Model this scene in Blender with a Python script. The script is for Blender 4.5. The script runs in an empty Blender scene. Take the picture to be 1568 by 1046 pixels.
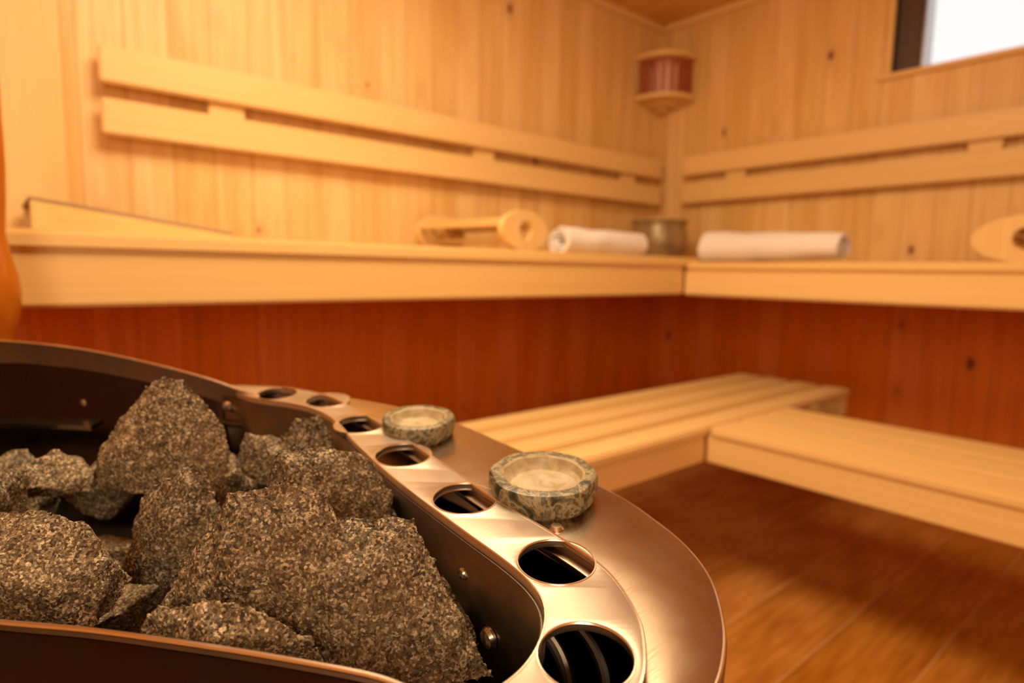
import bpy, bmesh, math, random
from mathutils import Vector, Matrix, noise
random.seed(7)
S=bpy.context.scene
col=S.collection

# ------------------------------------------------------------------ materials
def newmat(name):
    m=bpy.data.materials.new(name); m.use_nodes=True
    nt=m.node_tree; nt.nodes.clear()
    o=nt.nodes.new('ShaderNodeOutputMaterial'); b=nt.nodes.new('ShaderNodeBsdfPrincipled')
    nt.links.new(b.outputs[0],o.inputs[0])
    return m,nt,b
class G:
    def __init__(s,nt): s.nt=nt
    def n(s,t,**k):
        x=s.nt.nodes.new(t)
        for a,v in k.items(): setattr(x,a,v)
        return x
    def l(s,a,b): s.nt.links.new(a,b)
    def setin(s,sock,v):
        if isinstance(v,bpy.types.NodeSocket): s.l(v,sock)
        else: sock.default_value=v
    def math(s,op,a,b=0.0,c=None,clamp=False):
        x=s.n('ShaderNodeMath',operation=op); x.use_clamp=clamp
        s.setin(x.inputs[0],a); s.setin(x.inputs[1],b)
        if c is not None: s.setin(x.inputs[2],c)
        return x.outputs[0]
    def comb(s,a,b,c):
        x=s.n('ShaderNodeCombineXYZ')
        s.setin(x.inputs[0],a); s.setin(x.inputs[1],b); s.setin(x.inputs[2],c)
        return x.outputs[0]
    def noise(s,v,scale,detail=3,rough=.5,dist=0):
        x=s.n('ShaderNodeTexNoise'); s.l(v,x.inputs['Vector'])
        x.inputs['Scale'].default_value=scale; x.inputs['Detail'].default_value=detail
        x.inputs['Roughness'].default_value=rough; x.inputs['Distortion'].default_value=dist
        return x.outputs['Fac']
    def ramp(s,f,stops,interp='LINEAR'):
        x=s.n('ShaderNodeValToRGB'); s.l(f,x.inputs[0]); cr=x.color_ramp; cr.interpolation=interp
        while len(cr.elements)<len(stops): cr.elements.new(.5)
        for e,(p,c) in zip(cr.elements,stops):
            e.position=p; e.color=(*c,1) if len(c)==3 else c
        return x.outputs[0]
    def mix(s,f,a,b,blend='MIX'):
        x=s.n('ShaderNodeMix',data_type='RGBA',blend_type=blend)
        s.setin(x.inputs[0],f)
        for sock,v in ((x.inputs[6],a),(x.inputs[7],b)):
            if isinstance(v,bpy.types.NodeSocket): s.l(v,sock)
            else: sock.default_value=(*v,1)
        return x.outputs[2]
    def maprange(s,v,a,b,c=0,d=1,smooth=True):
        x=s.n('ShaderNodeMapRange'); x.clamp=True
        if smooth: x.interpolation_type='SMOOTHSTEP'
        s.setin(x.inputs[0],v)
        for i,k in enumerate((a,b,c,d)): x.inputs[i+1].default_value=k
        return x.outputs[0]

def wood(name,grain,plank=None,pw=.1,light=(.86,.575,.24),dark=(.75,.435,.145),knot=(.24,.07,.02),
         groove=(.44,.19,.05),gw=.020,rough=.45,knots=.75,var=.12,kscale=1.0,ls=(.035,.15)):
    m,nt,b=newmat(name); g=G(nt)
    tc=g.n('ShaderNodeTexCoord'); sp=g.n('ShaderNodeSeparateXYZ'); g.l(tc.outputs['Object'],sp.inputs[0])
    ax={'X':sp.outputs[0],'Y':sp.outputs[1],'Z':sp.outputs[2]}
    al=ax[grain]; oth=[a for a in 'XYZ' if a!=grain]
    a1,a2=ax[oth[0]],ax[oth[1]]
    if plank:
        pc=g.math('DIVIDE',ax[plank],pw); idx=g.math('FLOOR',pc); fr=g.math('FRACT',g.math('ADD',pc,100.0))
        wn=g.n('ShaderNodeTexWhiteNoise',noise_dimensions='1D'); g.l(idx,wn.inputs['W'])
        rnd=wn.outputs['Value']
    else:
        rnd=g.noise(g.comb(a1,a2,0.0),9,0)
    off=g.math('MULTIPLY',rnd,37.0)
    aa=g.math('ADD',a1,off)
    V=g.comb(aa,a2,g.math('MULTIPLY',al,ls[0]))
    V2=g.comb(aa,a2,g.math('MULTIPLY',al,ls[1]))
    n1=g.noise(V,60,2,.6); n2=g.noise(V2,14,2,.55)
    gr=g.math('ADD',g.math('MULTIPLY',n1,.55),g.math('MULTIPLY',n2,.45))
    c=g.mix(g.maprange(gr,.34,.68),light,dark)
    hv=g.n('ShaderNodeHueSaturation'); g.l(c,hv.inputs['Color'])
    g.l(g.maprange(rnd,0,1,1-var*.6,1+var*.4,False),hv.inputs['Value'])
    g.l(g.maprange(rnd,0,1,1.06,.97,False),hv.inputs['Saturation'])
    c=hv.outputs[0]
    if knots>0:
        other=a2 if plank==oth[0] else a1
        pa=ax[plank] if plank else a1
        KV=g.comb(g.math('MULTIPLY',pa,9.0*kscale),0.0 if plank else g.math('MULTIPLY',other,9.0*kscale),g.math('ADD',g.math('MULTIPLY',al,5.0*kscale),off))
        dn=g.n('ShaderNodeTexVoronoi',voronoi_dimensions='3D'); g.l(KV,dn.inputs['Vector']); dn.inputs['Scale'].default_value=1.0
        sc=g.n('ShaderNodeSeparateColor'); g.l(dn.outputs['Color'],sc.inputs[0])
        gate=g.math('LESS_THAN',sc.outputs[0],knots)
        size=g.maprange(sc.outputs[1],0,1,.05,.13,False)
        kk=g.math('DIVIDE',dn.outputs['Distance'],size)
        k1=g.math('MULTIPLY',g.maprange(kk,.55,1.1,1,0),gate)
        k2=g.math('MULTIPLY',g.maprange(kk,.8,3.0,.45,0),gate)
        c=g.mix(k2,c,tuple(x*.85 for x in dark))
        c=g.mix(k1,c,knot)
    if plank and gw>0:
        d=g.math('ABSOLUTE',g.math('SUBTRACT',fr,.5))
        gv=g.maprange(d,.5-gw,.5-gw*.35)
        c=g.mix(g.math('MULTIPLY',gv,.7),c,groove)
        bp=g.n('ShaderNodeBump'); bp.inputs['Strength'].default_value=.35; bp.inputs['Distance'].default_value=.002
        g.l(g.math('MULTIPLY',gv,-1.5),bp.inputs['Height']); g.l(bp.outputs[0],b.inputs['Normal'])
    g.l(c,b.inputs['Base Color'])
    b.inputs['Roughness'].default_value=rough
    b.inputs['Specular IOR Level'].default_value=.35
    return m

RED=dict(light=(.78,.215,.026),dark=(.64,.155,.016),knot=(.2,.04,.008),groove=(.42,.08,.008),var=.08)  # red bounce light and shade below the benches, put into the panel colour
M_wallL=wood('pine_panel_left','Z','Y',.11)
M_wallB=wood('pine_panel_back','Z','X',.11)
M_redL=wood('red_bounce_panel_left','Z','Y',.11,**RED)
M_redB=wood('red_bounce_panel_back','Z','X',.11,**RED)
M_ceil=wood('pine_ceiling','X','Y',.11,light=(.80,.48,.17),dark=(.68,.37,.11))
M_floor=wood('floor_laminate','Y','X',.19,light=(.60,.26,.065),dark=(.38,.14,.027),knot=(.12,.03,.01),groove=(.68,.38,.17),gw=.014,rough=.28,knots=.0,var=.3,ls=(.10,.3))
BL=dict(light=(.88,.60,.26),dark=(.79,.49,.17),knots=0)
M_bx=wood('aspen_board_x','X',**BL); M_by=wood('aspen_board_y','Y',**BL); M_bz=wood('aspen_board_z','Z',**BL)
M_frame=wood('window_frame_dark','Z',light=(.11,.065,.045),dark=(.07,.045,.03),knots=0)
M_slatred=wood('lamp_slat_cedar','Z',light=(.50,.11,.045),dark=(.38,.08,.03),knots=0)
M_orange=wood('lacquered_wood','Z',light=(.50,.15,.015),dark=(.40,.10,.01),knots=0,rough=.2)

def metal(name,base,rough,scr=.1,dirt=None):
    m,nt,b=newmat(name); g=G(nt); tc=g.n('ShaderNodeTexCoord'); v=tc.outputs['Object']
    b.inputs['Metallic'].default_value=1
    n=g.noise(v,22,2,.6)
    g.l(g.mix(g.maprange(n,.35,.7),base,dirt or tuple(x*.88 for x in base)),b.inputs['Base Color'])
    g.l(g.maprange(n,.3,.75,rough*.9,rough*1.2),b.inputs['Roughness'])
    if scr>0:
        mp=g.n('ShaderNodeMapping'); g.l(v,mp.inputs[0]); mp.inputs['Scale'].default_value=(600,50,50); mp.inputs['Rotation'].default_value=(0,0,.9)
        n3=g.noise(mp.outputs[0],1,1,.6)
        bp=g.n('ShaderNodeBump'); bp.inputs['Strength'].default_value=scr; bp.inputs['Distance'].default_value=.0002
        g.l(n3,bp.inputs['Height']); g.l(bp.outputs[0],b.inputs['Normal'])
    return m
M_strip=metal('brushed_steel_rim',(.50,.395,.30),.40,.2)
M_shelf=metal('polished_steel_shelf',(.52,.40,.275),.24,.18,(.42,.31,.20))
M_pit=metal('heat_tinted_steel',(.17,.14,.115),.36,.12,(.11,.09,.07))
M_shell=metal('steel_shell',(.45,.34,.25),.25,.1)
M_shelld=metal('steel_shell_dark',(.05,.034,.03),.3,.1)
M_bright=metal('bright_steel_edge',(.85,.72,.56),.25,0)
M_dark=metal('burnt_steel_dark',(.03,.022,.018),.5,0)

def stonemat():
    m,nt,b=newmat('olivine_stone'); g=G(nt); tc=g.n('ShaderNodeTexCoord'); v=tc.outputs['Object']
    vo=g.n('ShaderNodeTexVoronoi'); g.l(v,vo.inputs['Vector']); vo.inputs['Scale'].default_value=600
    sc=g.n('ShaderNodeSeparateColor'); g.l(vo.outputs['Color'],sc.inputs[0])
    fine=g.noise(v,650,1,.7); mid=g.noise(v,150,3,.7); big=g.noise(v,16,2,.6)
    f=g.math('ADD',g.math('MULTIPLY',sc.outputs[0],.40),g.math('MULTIPLY',fine,.36)); f=g.math('ADD',f,g.math('MULTIPLY',mid,.42))
    c=g.ramp(f,[(.38,(.022,.015,.009)),(.53,(.105,.072,.036)),(.68,(.23,.165,.088)),(.84,(.66,.51,.32))])
    c=g.mix(g.maprange(big,.35,.65,0,.4),c,g.mix(.5,c,(.26,.145,.055),'MIX'))
    oi=g.n('ShaderNodeObjectInfo')
    hv=g.n('ShaderNodeHueSaturation'); g.l(c,hv.inputs['Color']); g.l(g.maprange(oi.outputs['Random'],0,1,.85,1.25,False),hv.inputs['Value'])
    g.l(hv.outputs[0],b.inputs['Base Color'])
    b.inputs['Roughness'].default_value=.75; b.inputs['Specular IOR Level'].default_value=.35
    bp=g.n('ShaderNodeBump'); bp.inputs['Strength'].default_value=1.0; bp.inputs['Distance'].default_value=.0022
    g.l(g.math('ADD',g.math('MULTIPLY',fine,.45),mid),bp.inputs['Height']); g.l(bp.outputs[0],b.inputs['Normal'])
    return m
M_stone=stonemat()
def marble(name,pal,scale=38):
    m,nt,b=newmat(name); g=G(nt); tc=g.n('ShaderNodeTexCoord'); v=tc.outputs['Object']
    n=g.noise(v,scale,3,.6,1.2); n2=g.noise(v,300,1,.6)
    c=g.ramp(g.math('ADD',g.math('MULTIPLY',n,.85),g.math('MULTIPLY',n2,.15)),pal)
    g.l(c,b.inputs['Base Color']); b.inputs['Roughness'].default_value=.45
    return m
M_marb=marble('soapstone_marbled',[(.36,(.035,.032,.016)),(.45,(.14,.115,.055)),(.51,(.38,.30,.165)),(.57,(.075,.067,.03)),(.68,(.25,.195,.095))],42)
M_marbin=marble('soapstone_worn_inside',[(.35,(.36,.275,.135)),(.5,(.47,.365,.205)),(.65,(.56,.455,.28))],60)
def towel():
    m,nt,b=newmat('white_terry'); g=G(nt); tc=g.n('ShaderNodeTexCoord'); v=tc.outputs['Object']
    n=g.noise(v,300,1,.6)
    g.l(g.mix(n,(.80,.70,.62),(.93,.86,.80)),b.inputs['Base Color']); b.inputs['Roughness'].default_value=.95
    bp=g.n('ShaderNodeBump'); bp.inputs['Strength'].default_value=.6; bp.inputs['Distance'].default_value=.003
    g.l(n,bp.inputs['Height']); g.l(bp.outputs[0],b.inputs['Normal'])
    return m
M_towel=towel()
def potmat():
    m,nt,b=newmat('aged_copper_glaze'); g=G(nt); tc=g.n('ShaderNodeTexCoord'); v=tc.outputs['Object']
    n=g.noise(v,14,2,.6,.5)
    g.l(g.mix(g.maprange(n,.3,.7),(.24,.17,.075),(.42,.29,.14)),b.inputs['Base Color'])
    b.inputs['Metallic'].default_value=.4; b.inputs['Roughness'].default_value=.4
    return m
M_pot=potmat()
def glass():
    m=bpy.data.materials.new('window_glass'); m.use_nodes=True; nt=m.node_tree; nt.nodes.clear(); g=G(nt)
    o=g.n('ShaderNodeOutputMaterial'); t=g.n('ShaderNodeBsdfTransparent'); s=g.n('ShaderNodeBsdfGlossy'); s.inputs['Roughness'].default_value=.02
    mx=g.n('ShaderNodeMixShader'); fr=g.n('ShaderNodeFresnel'); g.l(fr.outputs[0],mx.inputs[0]); g.l(t.outputs[0],mx.inputs[1]); g.l(s.outputs[0],mx.inputs[2]); g.l(mx.outputs[0],o.inputs[0])
    return m
M_glass=glass()
def simple(name,c,rough=.5,metal=0):
    m,nt,b=newmat(name); g=G(nt); tc=g.n('ShaderNodeTexCoord')
    n=g.noise(tc.outputs['Object'],60,1)
    g.l(g.mix(n,tuple(x*.9 for x in c),c),b.inputs['Base Color']); b.inputs['Roughness'].default_value=rough; b.inputs['Metallic'].default_value=metal
    return m
M_grey=simple('grey_edge_slat',(.42,.27,.14),.7)
M_alu=simple('aluminium_bead',(.5,.48,.46),.3,1)
M_lampglass=simple('frosted_lamp_glass',(.80,.50,.34),.4)

# ------------------------------------------------------------------ mesh helpers
def finish(name,bm,mats,parent=None,smooth=30):
    me=bpy.data.meshes.new(name); bm.normal_update(); bm.to_mesh(me); bm.free()
    for m in (mats if isinstance(mats,(list,tuple)) else [mats]): me.materials.append(m)
    ob=bpy.data.objects.new(name,me); col.objects.link(ob)
    if smooth:
        me.shade_smooth(); me.set_sharp_from_angle(angle=math.radians(smooth))
    if parent: ob.parent=parent
    return ob
def empty(name):
    e=bpy.data.objects.new(name,None); e.empty_display_size=.1; col.objects.link(e); return e
def addmesh(bm,t,M=None,mi=0):
    if M: t.transform(M)
    for f in t.faces: f.material_index=mi
    me=bpy.data.meshes.new('tmp'); t.to_mesh(me); t.free(); bm.from_mesh(me); bpy.data.meshes.remove(me)
def box(bm,x0,x1,y0,y1,z0,z1,bev=.003,mi=0,M=None):
    t=bmesh.new()
    bmesh.ops.create_cube(t,size=1)
    for v in t.verts: v.co=Vector(((v.co.x+.5)*(x1-x0)+x0,(v.co.y+.5)*(y1-y0)+y0,(v.co.z+.5)*(z1-z0)+z0))
    if bev>0: bmesh.ops.bevel(t,geom=t.edges[:],offset=bev,segments=2,affect='EDGES')
    addmesh(bm,t,M,mi)
def catmull(P,n=6,closed=False):
    P=[Vector(p) for p in P]; out=[]; N=len(P)
    rng=range(N) if closed else range(N-1)
    for i in rng:
        p0=P[(i-1)%N] if (closed or i>0) else P[i]; p1=P[i]; p2=P[(i+1)%N]; p3=P[(i+2)%N] if (closed or i+2<N) else P[(i+1)%N]
        for k in range(n):
            t=k/n; out.append(.5*((2*p1)+(-p0+p2)*t+(2*p0-5*p1+4*p2-p3)*t*t+(-p0+3*p1-3*p2+p3)*t**3))
    if not closed: out.append(P[-1])
    return out
def tube(bm,pts,r,seg=8,mi=0,closed=False):
    n=len(pts); rings=[]
    for i,p in enumerate(pts):
        a=pts[i-1] if (i>0 or closed) else pts[i]; b=pts[(i+1)%n] if (i<n-1 or closed) else pts[i]
        d=(b-a).normalized(); s=d.cross(Vector((0,0,1)))
        if s.length<1e-4: s=Vector((1,0,0))
        s.normalize(); w=s.cross(d)
        rings.append([bm.verts.new(p+s*r*math.cos(2*math.pi*k/seg)+w*r*math.sin(2*math.pi*k/seg)) for k in range(seg)])
    m=n if closed else n-1
    for i in range(m):
        A=rings[i];B=rings[(i+1)%n]
        for k in range(seg):
            f=bm.faces.new((A[k],A[(k+1)%seg],B[(k+1)%seg],B[k])); f.material_index=mi
    if not closed:
        bm.faces.new(rings[0]).material_index=mi; bm.faces.new(rings[-1][::-1]).material_index=mi
def lathe(bm,prof,seg=48,M=None,mi=0,jit=0,cap=True):
    t=bmesh.new(); rings=[]
    for (r,z) in prof:
        ring=[]
        for k in range(seg):
            a=2*math.pi*k/seg
            rr=max(r,1e-5)*(1+jit*noise.noise(Vector((math.cos(a)*2,math.sin(a)*2,z*40))))
            ring.append(t.verts.new((rr*math.cos(a),rr*math.sin(a),z)))
        rings.append(ring)
    for i in range(len(rings)-1):
        for k in range(seg): t.faces.new((rings[i][k],rings[i][(k+1)%seg],rings[i+1][(k+1)%seg],rings[i+1][k]))
    if cap:
        if prof[0][0]>0: t.faces.new(rings[0][::-1])
        if prof[-1][0]>0: t.faces.new(rings[-1])
    bmesh.ops.remove_doubles(t,verts=t.verts[:],dist=2e-5)
    bmesh.ops.recalc_face_normals(t,faces=t.faces[:])
    addmesh(bm,t,M,mi)

# ------------------------------------------------------------------ room shell
XL,XR,YF,YB,ZC=-2.03,1.55,-1.35,2.70,2.10
bm=bmesh.new()
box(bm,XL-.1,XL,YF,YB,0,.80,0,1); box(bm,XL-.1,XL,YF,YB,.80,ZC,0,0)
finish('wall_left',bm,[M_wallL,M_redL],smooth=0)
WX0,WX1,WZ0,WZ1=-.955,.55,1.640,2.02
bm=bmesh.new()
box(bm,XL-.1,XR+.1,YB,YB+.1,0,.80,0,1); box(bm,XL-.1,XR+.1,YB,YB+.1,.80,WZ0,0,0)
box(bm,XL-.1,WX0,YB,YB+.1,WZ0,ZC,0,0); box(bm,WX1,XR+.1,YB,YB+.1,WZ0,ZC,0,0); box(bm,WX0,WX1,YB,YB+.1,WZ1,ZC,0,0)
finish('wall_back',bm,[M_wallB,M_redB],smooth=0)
bm=bmesh.new(); box(bm,XR,XR+.1,YF,YB,0,ZC,0); finish('wall_right',bm,M_wallL,smooth=0)
bm=bmesh.new(); box(bm,XL-.1,XR+.1,YF-.1,YF,0,ZC,0); finish('wall_front',bm,M_wallB,smooth=0)
bm=bmesh.new(); box(bm,XL-.1,XR+.1,YF-.1,YB+.1,-.1,0,0); finish('floor',bm,M_floor,smooth=0)
bm=bmesh.new(); box(bm,XL-.1,XR+.1,YF-.1,YB+.1,ZC,ZC+.1,0); finish('ceiling',bm,M_ceil,smooth=0)
bm=bmesh.new(); box(bm,XL,XL+.022,.05,.185,.787,ZC,.003); finish('trim_1',bm,M_bz)
bm=bmesh.new(); box(bm,XL,XL+.02,.185,YB,ZC-.03,ZC,.003); finish('trim_2',bm,M_by)
bm=bmesh.new(); box(bm,XL+.02,XR,YB-.02,YB,ZC-.03,ZC,.003); finish('trim_3',bm,M_bx)
w=empty('window_1')
bm=bmesh.new()
box(bm,WX0-.05,WX1+.05,YB-.02,YB+.08,WZ0-.02,WZ0,.003)
box(bm,WX0-.02,WX0,YB-.02,YB+.08,WZ0,WZ1+.02,.003); box(bm,WX1,WX1+.02,YB-.02,YB+.08,WZ0,WZ1+.02,.003)
box(bm,WX0,WX1,YB-.02,YB+.08,WZ1,WZ1+.02,.003)
finish('casing',bm,M_bx,w)
bm=bmesh.new()
y0,y1=YB+.02,YB+.12
box(bm,WX0,WX0+.085,y0,y1,WZ0,WZ1,.004); box(bm,WX1-.085,WX1,y0,y1,WZ0,WZ1,.004)
box(bm,WX0,WX1,y0+.03,y1,WZ0,WZ0+.012,.002); box(bm,WX0,WX1,y0,y1,WZ1-.06,WZ1,.004)
finish('sash',bm,M_frame,w)
bm=bmesh.new(); box(bm,WX0+.085,WX0+.093,y0+.01,y1,WZ0,WZ1-.06,.001); finish('glazing_bead',bm,M_alu,w)
bm=bmesh.new(); box(bm,WX0+.09,WX1-.085,y0+.05,y0+.056,WZ0+.01,WZ1-.06,0); finish('pane',bm,M_glass,w,smooth=0)

# ------------------------------------------------------------------ benches
UB=.933; ub=.789; UR=.914
b1=empty('sauna_bench')
bm=bmesh.new()
for i in range(5):
    x1=-1.424-i*.119; x0=x1-.108
    box(bm,x0,x1,YF+.9,YB-.01,UB-.040,UB,.009)
box(bm,-1.462,-1.432,YF+.9,2.10,ub,UB-.0405,.006)
finish('deck',bm,M_by,b1)
bm=bmesh.new()
for y in (-.3,.6,1.5): box(bm,XL+.001,-1.47,y,y+.04,UB-.085,UB-.041,.003)
finish('bearers',bm,M_bx,b1)
b1b=empty('sauna_bench')
bm=bmesh.new()
for i in range(5):
    y0_=2.094+i*.119
    box(bm,-1.421,XR-.01,y0_,y0_+.108,UR-.032,UR,.008)
box(bm,-1.430,XR-.01,2.100,2.132,ub-.003,UR-.0325,.006)
finish('deck',bm,M_bx,b1b)
bm=bmesh.new()
for x in (-1.2,-.3,.6,1.4): box(bm,x,x+.04,2.14,YB-.001,UR-.085,UR-.033,.003)
finish('bearers',bm,M_by,b1b)

LB=.45
b2=empty('sauna_bench')
bm=bmesh.new()
for i in range(4):
    x1=-.925-i*.116; box(bm,x1-.096,x1,.72,2.46,LB-.026,LB,.006)
box(bm,-.955,-.929,.72,1.50,LB-.10,LB-.0265,.004)
box(bm,-1.37,-1.345,.72,YB-.001,LB-.09,LB-.027,.003)
finish('left_deck',bm,M_by,b2)
bm=bmesh.new()
for i in range(3):
    y0_=1.50+i*.152; box(bm,-.918,XR-.02,y0_,y0_+.140,LB-.026,LB,.006)
box(bm,-.928,XR-.02,1.504,1.532,LB-.10,LB-.0265,.004)
finish('right_deck',bm,M_bx,b2)
bm=bmesh.new()
box(bm,-1.34,-.93,2.42,2.455,LB-.10,LB-.027,.003); box(bm,-1.34,-.96,.74,.775,LB-.10,LB-.027,.003); box(bm,-1.34,-.96,1.55,1.585,LB-.10,LB-.027,.003)
finish('cross_rails',bm,M_bx,b2)
bm=bmesh.new()
for (x,y) in ((-1.34,.78),(-1.0,.78),(1.3,1.56),(1.3,1.88)): box(bm,x,x+.045,y,y+.045,0,LB-.027,.003)
finish('legs',bm,M_bz,b2)

# backrests
br=empty('backrest')
bm=bmesh.new()
for z0,z1 in ((1.211,1.304),(1.343,1.436)): box(bm,XL+.035,XL+.058,.262,2.66,z0,z1,.005)
finish('boards',bm,M_by,br)
bm=bmesh.new()
for y in (.53,1.49,2.38): box(bm,XL+.001,XL+.035,y,y+.10,1.235,1.425,.003)
finish('spacers',bm,M_bz,br)
br2=empty('backrest')
bm=bmesh.new()
for z0,z1 in ((1.211,1.304),(1.343,1.436)): box(bm,-1.84,1.45,YB-.058,YB-.035,z0,z1,.005)
finish('boards',bm,M_bx,br2)
bm=bmesh.new()
for x in (-1.62,-.68,.3,1.2): box(bm,x,x+.10,YB-.035,YB-.001,1.235,1.425,.003)
finish('spacers',bm,M_bz,br2)

# ------------------------------------------------------------------ corner lamp
lp=empty('corner_lamp')
def arcplate(bm,R,z0,z1):
    t=bmesh.new(); pts=[(0,0),(R,0)]+[(R*math.cos(a)+0.02*math.sin(2*a),-R*math.sin(a)-0.02*math.sin(2*a)) for a in [math.pi/2*k/14 for k in range(1,14)]]+[(0,-R)]
    bot=[t.verts.new((p[0],p[1],z0)) for p in pts]; top=[t.verts.new((p[0],p[1],z1)) for p in pts]
    t.faces.new(bot); t.faces.new(top[::-1])
    for i in range(len(pts)): j=(i+1)%len(pts); t.faces.new((bot[i],top[i],top[j],bot[j]))
    bmesh.ops.recalc_face_normals(t,faces=t.faces[:])
    bmesh.ops.bevel(t,geom=t.edges[:],offset=.003,segments=1,affect='EDGES')
    addmesh(bm,t,Matrix.Translation((XL+.002,YB-.002,0)))
bm=bmesh.new()
arcplate(bm,.215,1.895,1.915); arcplate(bm,.15,1.915,1.94); arcplate(bm,.215,1.705,1.725); arcplate(bm,.13,1.690,1.705); arcplate(bm,.06,1.675,1.690)
finish('plates',bm,M_bx,lp)
bm=bmesh.new()
for k in range(8):
    a=math.pi/2*(k+.5)/8; R=.182+.018*math.sin(2*a)
    M=Matrix.Translation((XL+R*math.cos(a)+.002,YB-R*math.sin(a)-.002,0))@Matrix.Rotation(-a,4,'Z')
    box(bm,-.005,.005,-.0095,.0095,1.724,1.896,.002,0,M)
finish('slats',bm,M_slatred,lp)
bm=bmesh.new(); lathe(bm,[(.0,1.725),(.07,1.725),(.078,1.75),(.078,1.85),(.06,1.89),(0,1.89)],24,Matrix.Translation((XL+.088,YB-.088,0))); finish('glass_body',bm,M_lampglass,lp)

# ------------------------------------------------------------------ headrests
def headrest(M,Ln,hw=.13,hh=.068):
    e=empty('sauna_headrest')
    pts=[]; N=48
    for k in range(N):
        a=2*math.pi*k/N; c,s=math.cos(a),math.sin(a)
        pts.append((hw*(abs(c)**1.25)*(1 if c>=0 else -1),hh*(abs(s)**.9)*(1 if s>=0 else -1)))
    hole=[(.032*math.cos(2*math.pi*k/N),.032*math.sin(2*math.pi*k/N)) for k in range(N)]
    bm=bmesh.new()
    for yy in (0,Ln):
        t=bmesh.new()
        fr=[[t.verts.new((p[0],y,p[1]+hh)) for p in ring] for y in (yy-.011,yy+.011) for ring in (pts,hole)]
        o0,h0,o1,h1=fr
        for i in range(N):
            j=(i+1)%N
            t.faces.new((o0[i],o0[j],h0[j],h0[i])); t.faces.new((o1[j],o1[i],h1[i],h1[j]))
            t.faces.new((o0[j],o0[i],o1[i],o1[j])); t.faces.new((h0[i],h0[j],h1[j],h1[i]))
        bmesh.ops.recalc_face_normals(t,faces=t.faces[:])
        addmesh(bm,t,M)
    finish('end_plates',bm,M_bz,e)
    bm=bmesh.new()
    for k in range(7):
        x=-.10+k*.0333; z=hh+.040-2.3*x*x
        box(bm,x-.014,x+.014,.012,Ln-.012,z-.007,z+.005,.003,0,M)
    tube(bm,[M@Vector((-.02,.01,hh-.03)),M@Vector((-.02,Ln-.01,hh-.03))],.008)
    finish('slats',bm,M_bx,e)
    return e
headrest(Matrix.Translation((-1.560,1.37,UB+.0005))@Matrix.Rotation(math.radians(99),4,'Z'),.40,hw=.115)
headrest(Matrix.Translation((-.41,2.24,UR+.0005))@Matrix.Rotation(math.radians(-4),4,'Z'),.33)
bm=bmesh.new()
e=empty('slanted_headrest')
def wedge(bm,x0,x1,ya,za,yb,zb,zbase):
    v=[bm.verts.new(p) for p in ((x0,ya,zbase),(x0,yb,zbase),(x0,yb,zb),(x0,ya,za),(x1,ya,zbase),(x1,yb,zbase),(x1,yb,zb),(x1,ya,za))]
    for f in ((0,1,2,3),(7,6,5,4),(0,4,5,1),(1,5,6,2),(2,6,7,3),(3,7,4,0)): bm.faces.new([v[i] for i in f])
    bmesh.ops.recalc_face_normals(bm,faces=bm.faces[:])
wedge(bm,-1.72,-1.70,.086,1.004,.50,.948,UB+.001)
wedge(bm,-1.98,-1.96,.086,1.004,.50,.948,UB+.001)
bmesh.ops.bevel(bm,geom=bm.edges[:],offset=.002,segments=1,affect='EDGES')
finish('cheeks',bm,M_by,e)
bm=bmesh.new()
ang=-math.atan2(1.008-.952,.50-.086)
for k in range(5):
    x=-1.985+k*.058
    box(bm,x,x+.05,0,.42,0,.009,.002,0,Matrix.Translation((0,.083,1.005))@Matrix.Rotation(ang,4,'X'))
finish('top_slats',bm,M_grey,e)

# ------------------------------------------------------------------ towels
def towelroll(name,M,Ln,base,turns=3.2,R=.062,squash=.85,taper=0):
    N=140; nl=26; th=.008
    bm=bmesh.new(); rows=[]
    for side in (0,1):
        grid=[]
        for j in range(nl+1):
            s=j/nl; y=s*Ln; row=[]
            for i in range(N+1):
                q=i/N; a=q*turns*2*math.pi+.4
                r=(.010+(R-.010)*q**.8)*(1-taper*s)+(th*.5 if side else -th*.5)
                r*=1+.09*noise.noise(Vector((math.cos(a),math.sin(a),y*9)))
                yy=y+.006*math.sin(a*1.3)+.01*(1-q)*(1 if j==nl else (-1 if j==0 else 0))*-1
                row.append(bm.verts.new(M@Vector((r*math.cos(a),yy,R*squash+r*math.sin(a)*squash))))
            grid.append(row)
        rows.append(grid)
    for g_ in rows:
        for j in range(nl):
            for i in range(N): bm.faces.new((g_[j][i],g_[j][i+1],g_[j+1][i+1],g_[j+1][i]))
    for j in (0,nl):
        for i in range(N): bm.faces.new((rows[0][j][i],rows[0][j][i+1],rows[1][j][i+1],rows[1][j][i]))
    for i in (0,N):
        for j in range(nl): bm.faces.new((rows[0][j][i],rows[0][j+1][i],rows[1][j+1][i],rows[1][j][i]))
    bmesh.ops.recalc_face_normals(bm,faces=bm.faces[:])
    lo=min(v.co.z for v in bm.verts)
    for v in bm.verts: v.co.z+=base+.001-lo-.006; v.co.z=max(v.co.z,base+.001)
    return finish(name,bm,M_towel,smooth=60)
towelroll('rolled_towel',Matrix.Translation((-1.530,1.50,0))@Matrix.Rotation(math.radians(4),4,'Z'),.46,UB,R=.056,squash=.82)
towelroll('rolled_towel',Matrix.Translation((-1.415,2.24,0))@Matrix.Rotation(math.radians(-90),4,'Z'),.52,UR,R=.076,squash=.85,taper=.32)

bm=bmesh.new()
lathe(bm,[(0,0),(.07,0),(.105,.01),(.128,.05),(.132,.10),(.122,.135),(.118,.155),(.124,.162),(.130,.168),(.127,.176),(.112,.173),(.110,.15),(.118,.10),(.105,.03),(0,.02)],56,Matrix.Translation((-1.79,2.41,UB+.001)))
finish('round_water_bowl',bm,M_pot)

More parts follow.
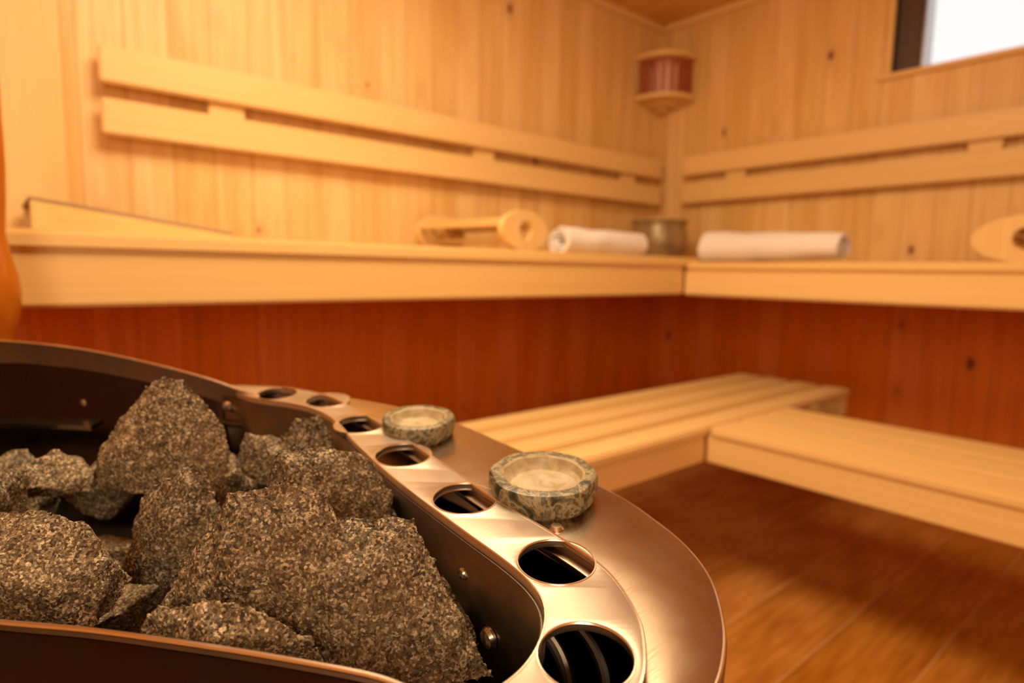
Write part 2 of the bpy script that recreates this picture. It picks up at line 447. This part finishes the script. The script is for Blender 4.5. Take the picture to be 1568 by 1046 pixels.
bm=bmesh.new()
lathe(bm,[(.05,0),(.05,.03),(.025,.05),(.022,.55),(.020,.74),(.027,.76),(.036,.79),(.039,.82),(.037,.85),(.028,.885),(.024,.92),(.027,.96),(.030,1.02),(.030,1.25),(.020,1.28),(.0,1.29)],32,Matrix.Translation((-1.293,.0085,0)))
finish('turned_wooden_post',bm,M_orange)

# ------------------------------------------------------------------ heater
f0=Vector((-.7615,.648,0)).normalized(); r0=Vector((f0.y,-f0.x,0))
al=math.radians(7)
O=f0*.5+Vector((0,0,.68)); Yl=f0*math.cos(al)+Vector((0,0,math.sin(al))); Zl=r0.cross(Yl)
HM=Matrix.Translation(O)@Matrix((r0,Yl,Zl)).transposed().to_4x4()
def L(x,y,h): return HM@Vector((x,y,h))
heater=empty('sauna_heater')
mm=lambda P:[(a/1000,b/1000,c/1000) for a,b,c in P]
inner=mm([(-352,249,0),(-330,240,0),(-303,221,0),(-255,205,0),(-222,187,0),(-190,155,0),(-146,84,0),(-94,10,0),(-38,-60,0),(0,-106,0),(17,-133,0),(22,-156,0),(17,-182,0),(4,-205,0),(-18,-222,0),(-50,-228,0)])
outer=mm([(-352,266,0),(-300,264,0),(-260,254,0),(-215,229,0),(-179,192,0),(-123,128,0),(-50,33,0),(-8,-22,0),(40,-78,0),(64,-112,0),(75,-150,0),(75,-180,0),(66,-212,0),(40,-242,0),(0,-262,0),(-50,-262,0)])
shelfo=mm([(-352,278,0),(-267,276,0),(-194,250,0),(-120,215,0),(-59,172,0),(-5,116,0),(45,64,0),(92,10,0),(114,-29,0),(129,-65,0),(135,-101,0),(132,-135,0),(124,-167,0),(108,-200,0),(80,-235,0),(40,-262,0),(0,-275,0),(-52,-275,0)])
I=catmull(inner,6); Oo=catmull(outer,6); SO=catmull(shelfo,6)
holes=[(-282,238),(-215,217),(-159,142),(-100,65),(-36,-17),(32,-103),(42,-190),(-10,-243)]
def fill2d(name,splines,zc,ext,bev,mat):
    cu=bpy.data.curves.new('tmp','CURVE'); cu.dimensions='2D'; cu.fill_mode='BOTH'; cu.extrude=ext; cu.bevel_depth=bev; cu.bevel_resolution=2; cu.offset=-bev
    for pts in splines:
        s=cu.splines.new('POLY'); s.points.add(len(pts)-1); s.use_cyclic_u=True
        for q,p in zip(s.points,pts): q.co=(p[0],p[1],0,1)
    ob=bpy.data.objects.new('tmp',cu); col.objects.link(ob)
    dg=bpy.context.evaluated_depsgraph_get(); me=bpy.data.meshes.new_from_object(ob.evaluated_get(dg))
    bpy.data.objects.remove(ob)
    bm=bmesh.new(); bm.from_mesh(me); bmesh.ops.remove_doubles(bm,verts=bm.verts[:],dist=1e-5)
    bm.transform(HM@Matrix.Translation((0,0,zc)))
    return finish(name,bm,mat,heater,smooth=35)
circ=lambda c,r,n=56:[(c[0]/1000+r*math.cos(2*math.pi*k/n),c[1]/1000+r*math.sin(2*math.pi*k/n)) for k in range(n)]
HR=[.0235,.0250]+[.0262]*6
fill2d('perforated_rim',[[(p.x,p.y) for p in Oo]+[(p.x,p.y) for p in I[::-1]]]+[circ(h,q) for h,q in zip(holes,HR)],.007,.0022,.0008,M_strip)
shin=[Vector((p.x-.006,p.y-.004,0)) for p in Oo]
fill2d('outer_shelf',[[(p.x,p.y) for p in SO]+[(p.x,p.y) for p in shin[::-1]]],-.002,.0015,.0008,M_shelf)
def ribbon(name,top,bot,mat,th=.002,parent=heater):
    bm=bmesh.new(); T=[bm.verts.new(p) for p in top]; B=[bm.verts.new(p) for p in bot]
    for i in range(len(T)-1): bm.faces.new((B[i],B[i+1],T[i+1],T[i]))
    ob=finish(name,bm,mat,parent,smooth=50)
    md=ob.modifiers.new('s','SOLIDIFY'); md.thickness=th; md.offset=0
    return ob
Iin=[Vector((p.x-.002,p.y-.001,0)) for p in I]
ribbon('pit_side_wall',[L(p.x,p.y,.004) for p in Iin],[L(p.x,p.y,-.14) for p in Iin],M_pit)
ribbon('rim_inner_lip',[L(p.x,p.y,.0095) for p in I],[L(p.x,p.y,-.012) for p in I],M_strip,.0012)
ribbon('rim_outer_lip',[L(p.x,p.y,.0085) for p in Oo],[L(p.x,p.y,-.001) for p in Oo],M_strip,.001)
bm=bmesh.new()
for h,q in zip(holes,HR): tube(bm,[L(x,y,.0095) for x,y in circ(h,q)],.0010,6,0,True)
tube(bm,[L(p.x,p.y,.0092) for p in Oo],.0013,6)  # highlight line of the outer edge put in as a brighter tube
tube(bm,[L(p.x,p.y,.0094) for p in I],.0009,6)
tube(bm,[L(p.x,p.y,-.0012) for p in SO],.0016,6)
finish('rim_highlight_beads',bm,M_bright,heater)
near=catmull(mm([(-420,-160,14),(-340,-168,14),(-284,-174,12),(-233,-179,12),(-186,-186,12),(-128,-196,12),(-71,-208,12),(-50,-214,10)]),5)
back=catmull(mm([(-300,230,8),(-330,241,13),(-370,252,22),(-420,261,32),(-470,268,41),(-529,274,50),(-585,277,56),(-640,276,60),(-690,262,62),(-720,215,60),(-715,150,55),(-670,60,45),(-600,-40,34),(-530,-110,24),(-470,-150,16),(-420,-160,14)]),5)
wallp=back+near[1:]
ribbon('stone_basket_wall',[L(p.x,p.y,p.z) for p in wallp],[L(p.x,p.y,-.14) for p in wallp],M_pit,.0024)
bm=bmesh.new(); tube(bm,[L(p.x,p.y,p.z) for p in wallp],.0017,8); finish('basket_rim_highlight',bm,M_bright,heater)  # bright tube added for the highlight along the basket rim
def down(p):
    w=L(p.x,p.y,p.z); return Vector((w.x,w.y,.06))
ribbon('shell_front',[L(p.x,p.y,p.z-.003) for p in SO],[down(p) for p in SO],M_shell,.003)
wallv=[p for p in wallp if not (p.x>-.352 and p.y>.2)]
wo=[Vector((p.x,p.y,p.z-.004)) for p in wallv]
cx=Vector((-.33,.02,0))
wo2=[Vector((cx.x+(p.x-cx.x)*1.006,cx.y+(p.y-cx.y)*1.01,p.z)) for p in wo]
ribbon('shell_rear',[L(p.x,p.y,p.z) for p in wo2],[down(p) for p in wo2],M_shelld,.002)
bm=bmesh.new()
for h in (-.005,-.011,-.017): tube(bm,[L(p.x,p.y,h) for p in SO],.0024,8)
finish('shelf_edge_beads',bm,M_strip,heater)
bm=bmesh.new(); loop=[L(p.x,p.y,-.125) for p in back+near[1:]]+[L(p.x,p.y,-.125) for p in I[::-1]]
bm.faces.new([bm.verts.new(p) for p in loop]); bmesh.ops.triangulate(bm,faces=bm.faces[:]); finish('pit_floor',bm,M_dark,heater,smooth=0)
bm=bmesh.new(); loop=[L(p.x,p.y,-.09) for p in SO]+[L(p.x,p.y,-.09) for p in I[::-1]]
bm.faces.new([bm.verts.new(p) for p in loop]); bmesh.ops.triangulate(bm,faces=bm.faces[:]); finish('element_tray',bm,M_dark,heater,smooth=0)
bm=bmesh.new()
ci=[(a+b)/2 for a,b in zip(catmull(inner[1:15],6),catmull(outer[:14],6))]
for dx,dh in ((-.012,-.030),(.013,-.042)): tube(bm,[L(p.x+dx,p.y+dx*.8,dh) for p in ci],.004,10)
finish('heating_elements',bm,M_pit,heater)
bm=bmesh.new()
P=[p for p in back if p.x<-.50 and p.y>.2]
for k in range(len(P)-1):
    a,b_=P[k],P[k+1]
    v=[bm.verts.new(L(q.x,q.y-o,h)) for q in (a,b_) for o,h in ((.020,-.032),(.045,-.032),(.045,-.037),(.020,-.037))]
    for i in range(4): j=(i+1)%4; bm.faces.new((v[i],v[j],v[4+j],v[4+i]))
bmesh.ops.remove_doubles(bm,verts=bm.verts[:],dist=1e-5); bmesh.ops.recalc_face_normals(bm,faces=bm.faces[:])
finish('basket_guide_bar',bm,M_shelf,heater)
bm=bmesh.new()
def rivet(p,nrm,r):
    q=nrm.to_track_quat('Z','Y').to_matrix().to_4x4()
    lathe(bm,[(r,0),(r,r*.25),(r*.8,r*.55),(r*.4,r*.72),(0,r*.78)],20,Matrix.Translation(p)@q)
nr=(HM.to_3x3()@Vector((-.79,-.62,0))).normalized()
rivet(L(-.033,-.071,-.022),nr,.0045); rivet(L(-.012,-.097,-.055),nr,.008); rivet(L(-.10,.013,-.022),nr,.0045)
nb=(HM.to_3x3()@Vector((0,-1,0))).normalized()
rivet(L(-.345,.242,-.008),nb,.006); rivet(L(-.54,.272,-.018),nb,.006)
finish('rivets',bm,M_bright,heater)
bm=bmesh.new()
lathe(bm,[(.006,0),(.006,.001),(.004,.003),(0,.0035)],20,HM@Matrix.Translation((.036,-.045,0))); finish('shelf_screw',bm,M_bright,heater)
bm=bmesh.new()
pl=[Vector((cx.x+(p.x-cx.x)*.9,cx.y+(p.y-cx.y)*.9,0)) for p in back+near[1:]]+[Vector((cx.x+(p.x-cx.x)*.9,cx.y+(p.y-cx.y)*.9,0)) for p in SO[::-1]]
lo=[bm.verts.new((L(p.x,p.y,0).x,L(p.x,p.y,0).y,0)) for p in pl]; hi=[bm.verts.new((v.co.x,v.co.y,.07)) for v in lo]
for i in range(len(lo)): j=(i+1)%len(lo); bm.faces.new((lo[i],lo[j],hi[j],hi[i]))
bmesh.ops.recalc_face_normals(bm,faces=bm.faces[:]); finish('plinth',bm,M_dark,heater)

def bowl(x,y,r,h):
    e=empty('soapstone_cup'); M=HM@Matrix.Translation((x,y,.0002))
    bm=bmesh.new()
    lathe(bm,[(0,0),(r*.90,0),(r*.96,h*.12),(r*1.0,h*.5),(r*1.0,h*.85),(r*.97,h*.97),(r*.92,h),(r*.77,h*.985)],64,M,0,.06,cap=False)
    finish('body',bm,M_marb,e)
    bm=bmesh.new()
    lathe(bm,[(r*.77,h*.985),(r*.73,h*.93),(r*.68,h*.66),(r*.60,h*.52),(0,h*.48)],64,M,0,.06,cap=False)
    finish('hollow',bm,M_marbin,e)
bowl(.028,.006,.045,.023); bowl(-.097,.140,.0375,.020)

# ------------------------------------------------------------------ stones
tex=[]
for nm,sc in (('rock_big',.035),('rock_mid',.010),('rock_fine',.0035)):
    t=bpy.data.textures.new(nm,'CLOUDS'); t.noise_scale=sc; t.noise_depth=2; tex.append(t)
chip=bpy.data.textures.new('rock_chip','VORONOI'); chip.noise_scale=.024; chip.distance_metric='DISTANCE'; chip.weight_1=-1; chip.weight_2=1; chip.noise_intensity=1.6
stones=empty('heater_stones')
cnt=[0]
def stone_from(clouds,voxel=.0022,rough=1.0):
    cnt[0]+=1
    bm=bmesh.new()
    for pts in clouds:
        t=bmesh.new()
        for p in pts: t.verts.new(p)
        bmesh.ops.convex_hull(t,input=t.verts[:])
        bmesh.ops.delete(t,geom=[v for v in t.verts if not v.link_faces],context='VERTS')
        addmesh(bm,t)
    bm.transform(HM)
    ob=finish('stone_%d'%cnt[0],bm,M_stone,stones,smooth=0)
    md=ob.modifiers.new('r','REMESH'); md.mode='VOXEL'; md.voxel_size=voxel; md.use_smooth_shade=True
    for tx,st,ml in ((chip,.0070*rough,.35),(tex[0],.004*rough,.5),(tex[1],.0032*rough,.55),(tex[2],.0018*rough,.5)):
        md=ob.modifiers.new('d','DISPLACE'); md.texture=tx; md.strength=st; md.mid_level=ml; md.texture_coords='LOCAL'
    return ob
def blob(c,s,seed,n=13,rot=0,**k):
    rnd=random.Random(seed); pts=[]
    for i in range(n):
        v=Vector((rnd.gauss(0,1),rnd.gauss(0,1),rnd.gauss(0,1))).normalized()
        v=Matrix.Rotation(rot,3,'Z')@Vector((v.x*s[0],v.y*s[1],v.z*s[2]))
        pts.append(Vector(c)+v*rnd.uniform(.9,1.08))
    return stone_from([pts],**k)
def hull(c,offs,**k): return stone_from([[Vector(c)+Vector(o)/1000 for o in grp] for grp in offs],**k)
# A  big stone at the back left
hull((-.336,.085,.013),[[(-70,-12,-48),(-66,2,-12),(-42,6,20),(-18,8,48),(4,4,63),(26,2,62),(44,0,44),(62,0,18),(70,-6,-10),(62,-20,-50),(0,-30,-45),(-10,35,-20),(12,-28,10),(-40,-24,-14),(40,30,-10)]])
# B, C
blob((-.432,.060,-.016),(.040,.034,.024),3,12)
blob((-.436,-.004,-.006),(.040,.034,.034),14,12)
# D left front
hull((-.322,-.092,-.006),[[(-75,0,12),(-40,10,36),(0,10,38),(28,5,30),(48,0,5),(46,-25,-35),(10,-36,-40),(-70,-35,-40),(-24,-32,10),(22,-28,0),(0,45,-10),(44,30,-30),(-80,20,-30)]])
# E
hull((-.266,-.022,-.014),[[(-42,0,-5),(-30,5,25),(12,8,52),(26,5,46),(38,0,10),(40,-10,-30),(0,-24,-45),(-40,-20,-45),(5,-20,12),(0,34,0),(-35,20,-20)]])
# F
hull((-.221,.095,.000),[[(-52,0,-8),(-42,5,18),(-10,0,12),(0,-22,0),(50,-12,-30),(0,-25,-32),(-48,-12,-30),(10,28,-5)],[(-10,0,10),(12,5,32),(36,5,36),(52,0,8),(50,-12,-30),(0,-20,-32),(20,24,0)]])
# G
hull((-.149,-.002,.008),[[(-54,0,-10),(-46,5,34),(-10,10,39),(35,8,25),(54,0,-2),(50,-10,-40),(0,-28,-48),(-50,-20,-40),(-8,-22,5),(0,30,0),(40,30,-20)]])
# H  the big front stone (fused lumps)
hull((-.120,-.130,.008),[
  [(-60,18,54),(-20,26,60),(4,20,54),(-78,5,20),(-100,-8,-12),(-108,-14,-38),(-20,-20,-40),(40,-20,-20),(18,30,6),(-60,30,-10),(-48,-14,18),(-26,-14,22)],
  [(-16,25,34),(22,28,30),(58,24,36),(70,14,12),(86,0,-14),(114,-18,-52),(40,-34,-58),(-30,-22,-48),(8,-18,12),(40,30,-20),(80,20,-40),(38,-12,16)]],rough=1.0,voxel=.0016)
# I front bottom
hull((-.160,-.166,-.006),[[(-62,2,-4),(-50,8,16),(-14,8,26),(18,5,20),(50,0,4),(60,2,-20),(0,-10,-22),(-60,-10,-22),(-4,-10,12),(0,14,-10)]],voxel=.0018)
# J
hull((-.042,-.090,-.045),[[(-25,0,30),(-5,5,34),(14,0,5),(24,-5,-20),(-20,-20,-30),(10,20,-20),(-30,10,-20)]])
# O
blob((-.252,.050,-.028),(.030,.028,.028),21,12)
k=30
for (x,y,h) in ((-.43,.13,-.062),(-.37,.02,-.082),(-.45,-.08,-.075),(-.38,-.12,-.085),(-.28,.10,-.082),(-.20,.04,-.09),(-.23,-.10,-.09),(-.12,-.05,-.09),(-.05,-.14,-.095),(-.13,-.14,-.09),(-.25,.17,-.065),(-.34,.17,-.065),(-.50,.10,-.065),(-.56,.16,-.065),(-.52,.02,-.065),(-.32,-.02,-.095),(-.45,.20,-.075)):
    k+=1; blob((x,y,h),(.045,.042,.034),k,12,voxel=.0035)

# ------------------------------------------------------------------ lights, world, camera
def area(name,loc,target,size,power,colr,sy=None):
    l=bpy.data.lights.new(name,'AREA'); l.energy=power; l.color=colr; l.size=size
    if sy: l.shape='RECTANGLE'; l.size_y=sy
    o=bpy.data.objects.new(name,l); col.objects.link(o); o.location=loc
    o.rotation_euler=(Vector(target)-Vector(loc)).to_track_quat('-Z','Y').to_euler(); return o
area('added_ceiling_light',(-.90,.62,2.07),(-1.0,.75,0),.8,34,(1,.80,.52),.8)  # unseen area light added under the ceiling to light the room
area('added_front_fill',(1.2,-.9,1.55),(-1.2,1.6,.9),.8,25,(1,.83,.60),1.1)  # unseen fill added behind the camera; no door stands there
W=bpy.data.worlds.new('overcast_sky'); S.world=W; W.use_nodes=True; nt=W.node_tree; g=G(nt); nt.nodes.clear()
o=g.n('ShaderNodeOutputWorld'); b=g.n('ShaderNodeBackground'); tc=g.n('ShaderNodeTexCoord')
n=g.noise(tc.outputs['Generated'],2.6,3)
g.l(g.mix(n,(.78,.73,.72),(1,.96,.94)),b.inputs[0]); b.inputs[1].default_value=1.22; g.l(b.outputs[0],o.inputs[0])

F=950.0; th=math.radians(6.5); ro=math.radians(.9)
f=(f0*math.cos(th)+Vector((0,0,-math.sin(th)))); u0=r0.cross(f)
r=r0*math.cos(ro)+u0*math.sin(ro); u=u0*math.cos(ro)-r0*math.sin(ro)
cam=bpy.data.cameras.new('camera'); co=bpy.data.objects.new('camera',cam); col.objects.link(co)
co.matrix_world=Matrix.Translation((0,0,.87))@Matrix((r,u,-f)).transposed().to_4x4()
cam.sensor_width=36; cam.lens=36*F/1568; cam.clip_start=.01
cam.dof.use_dof=True; cam.dof.focus_distance=.41; cam.dof.aperture_fstop=4.0
S.camera=co
S.view_settings.view_transform='Standard'; S.view_settings.look='None'; S.view_settings.exposure=0
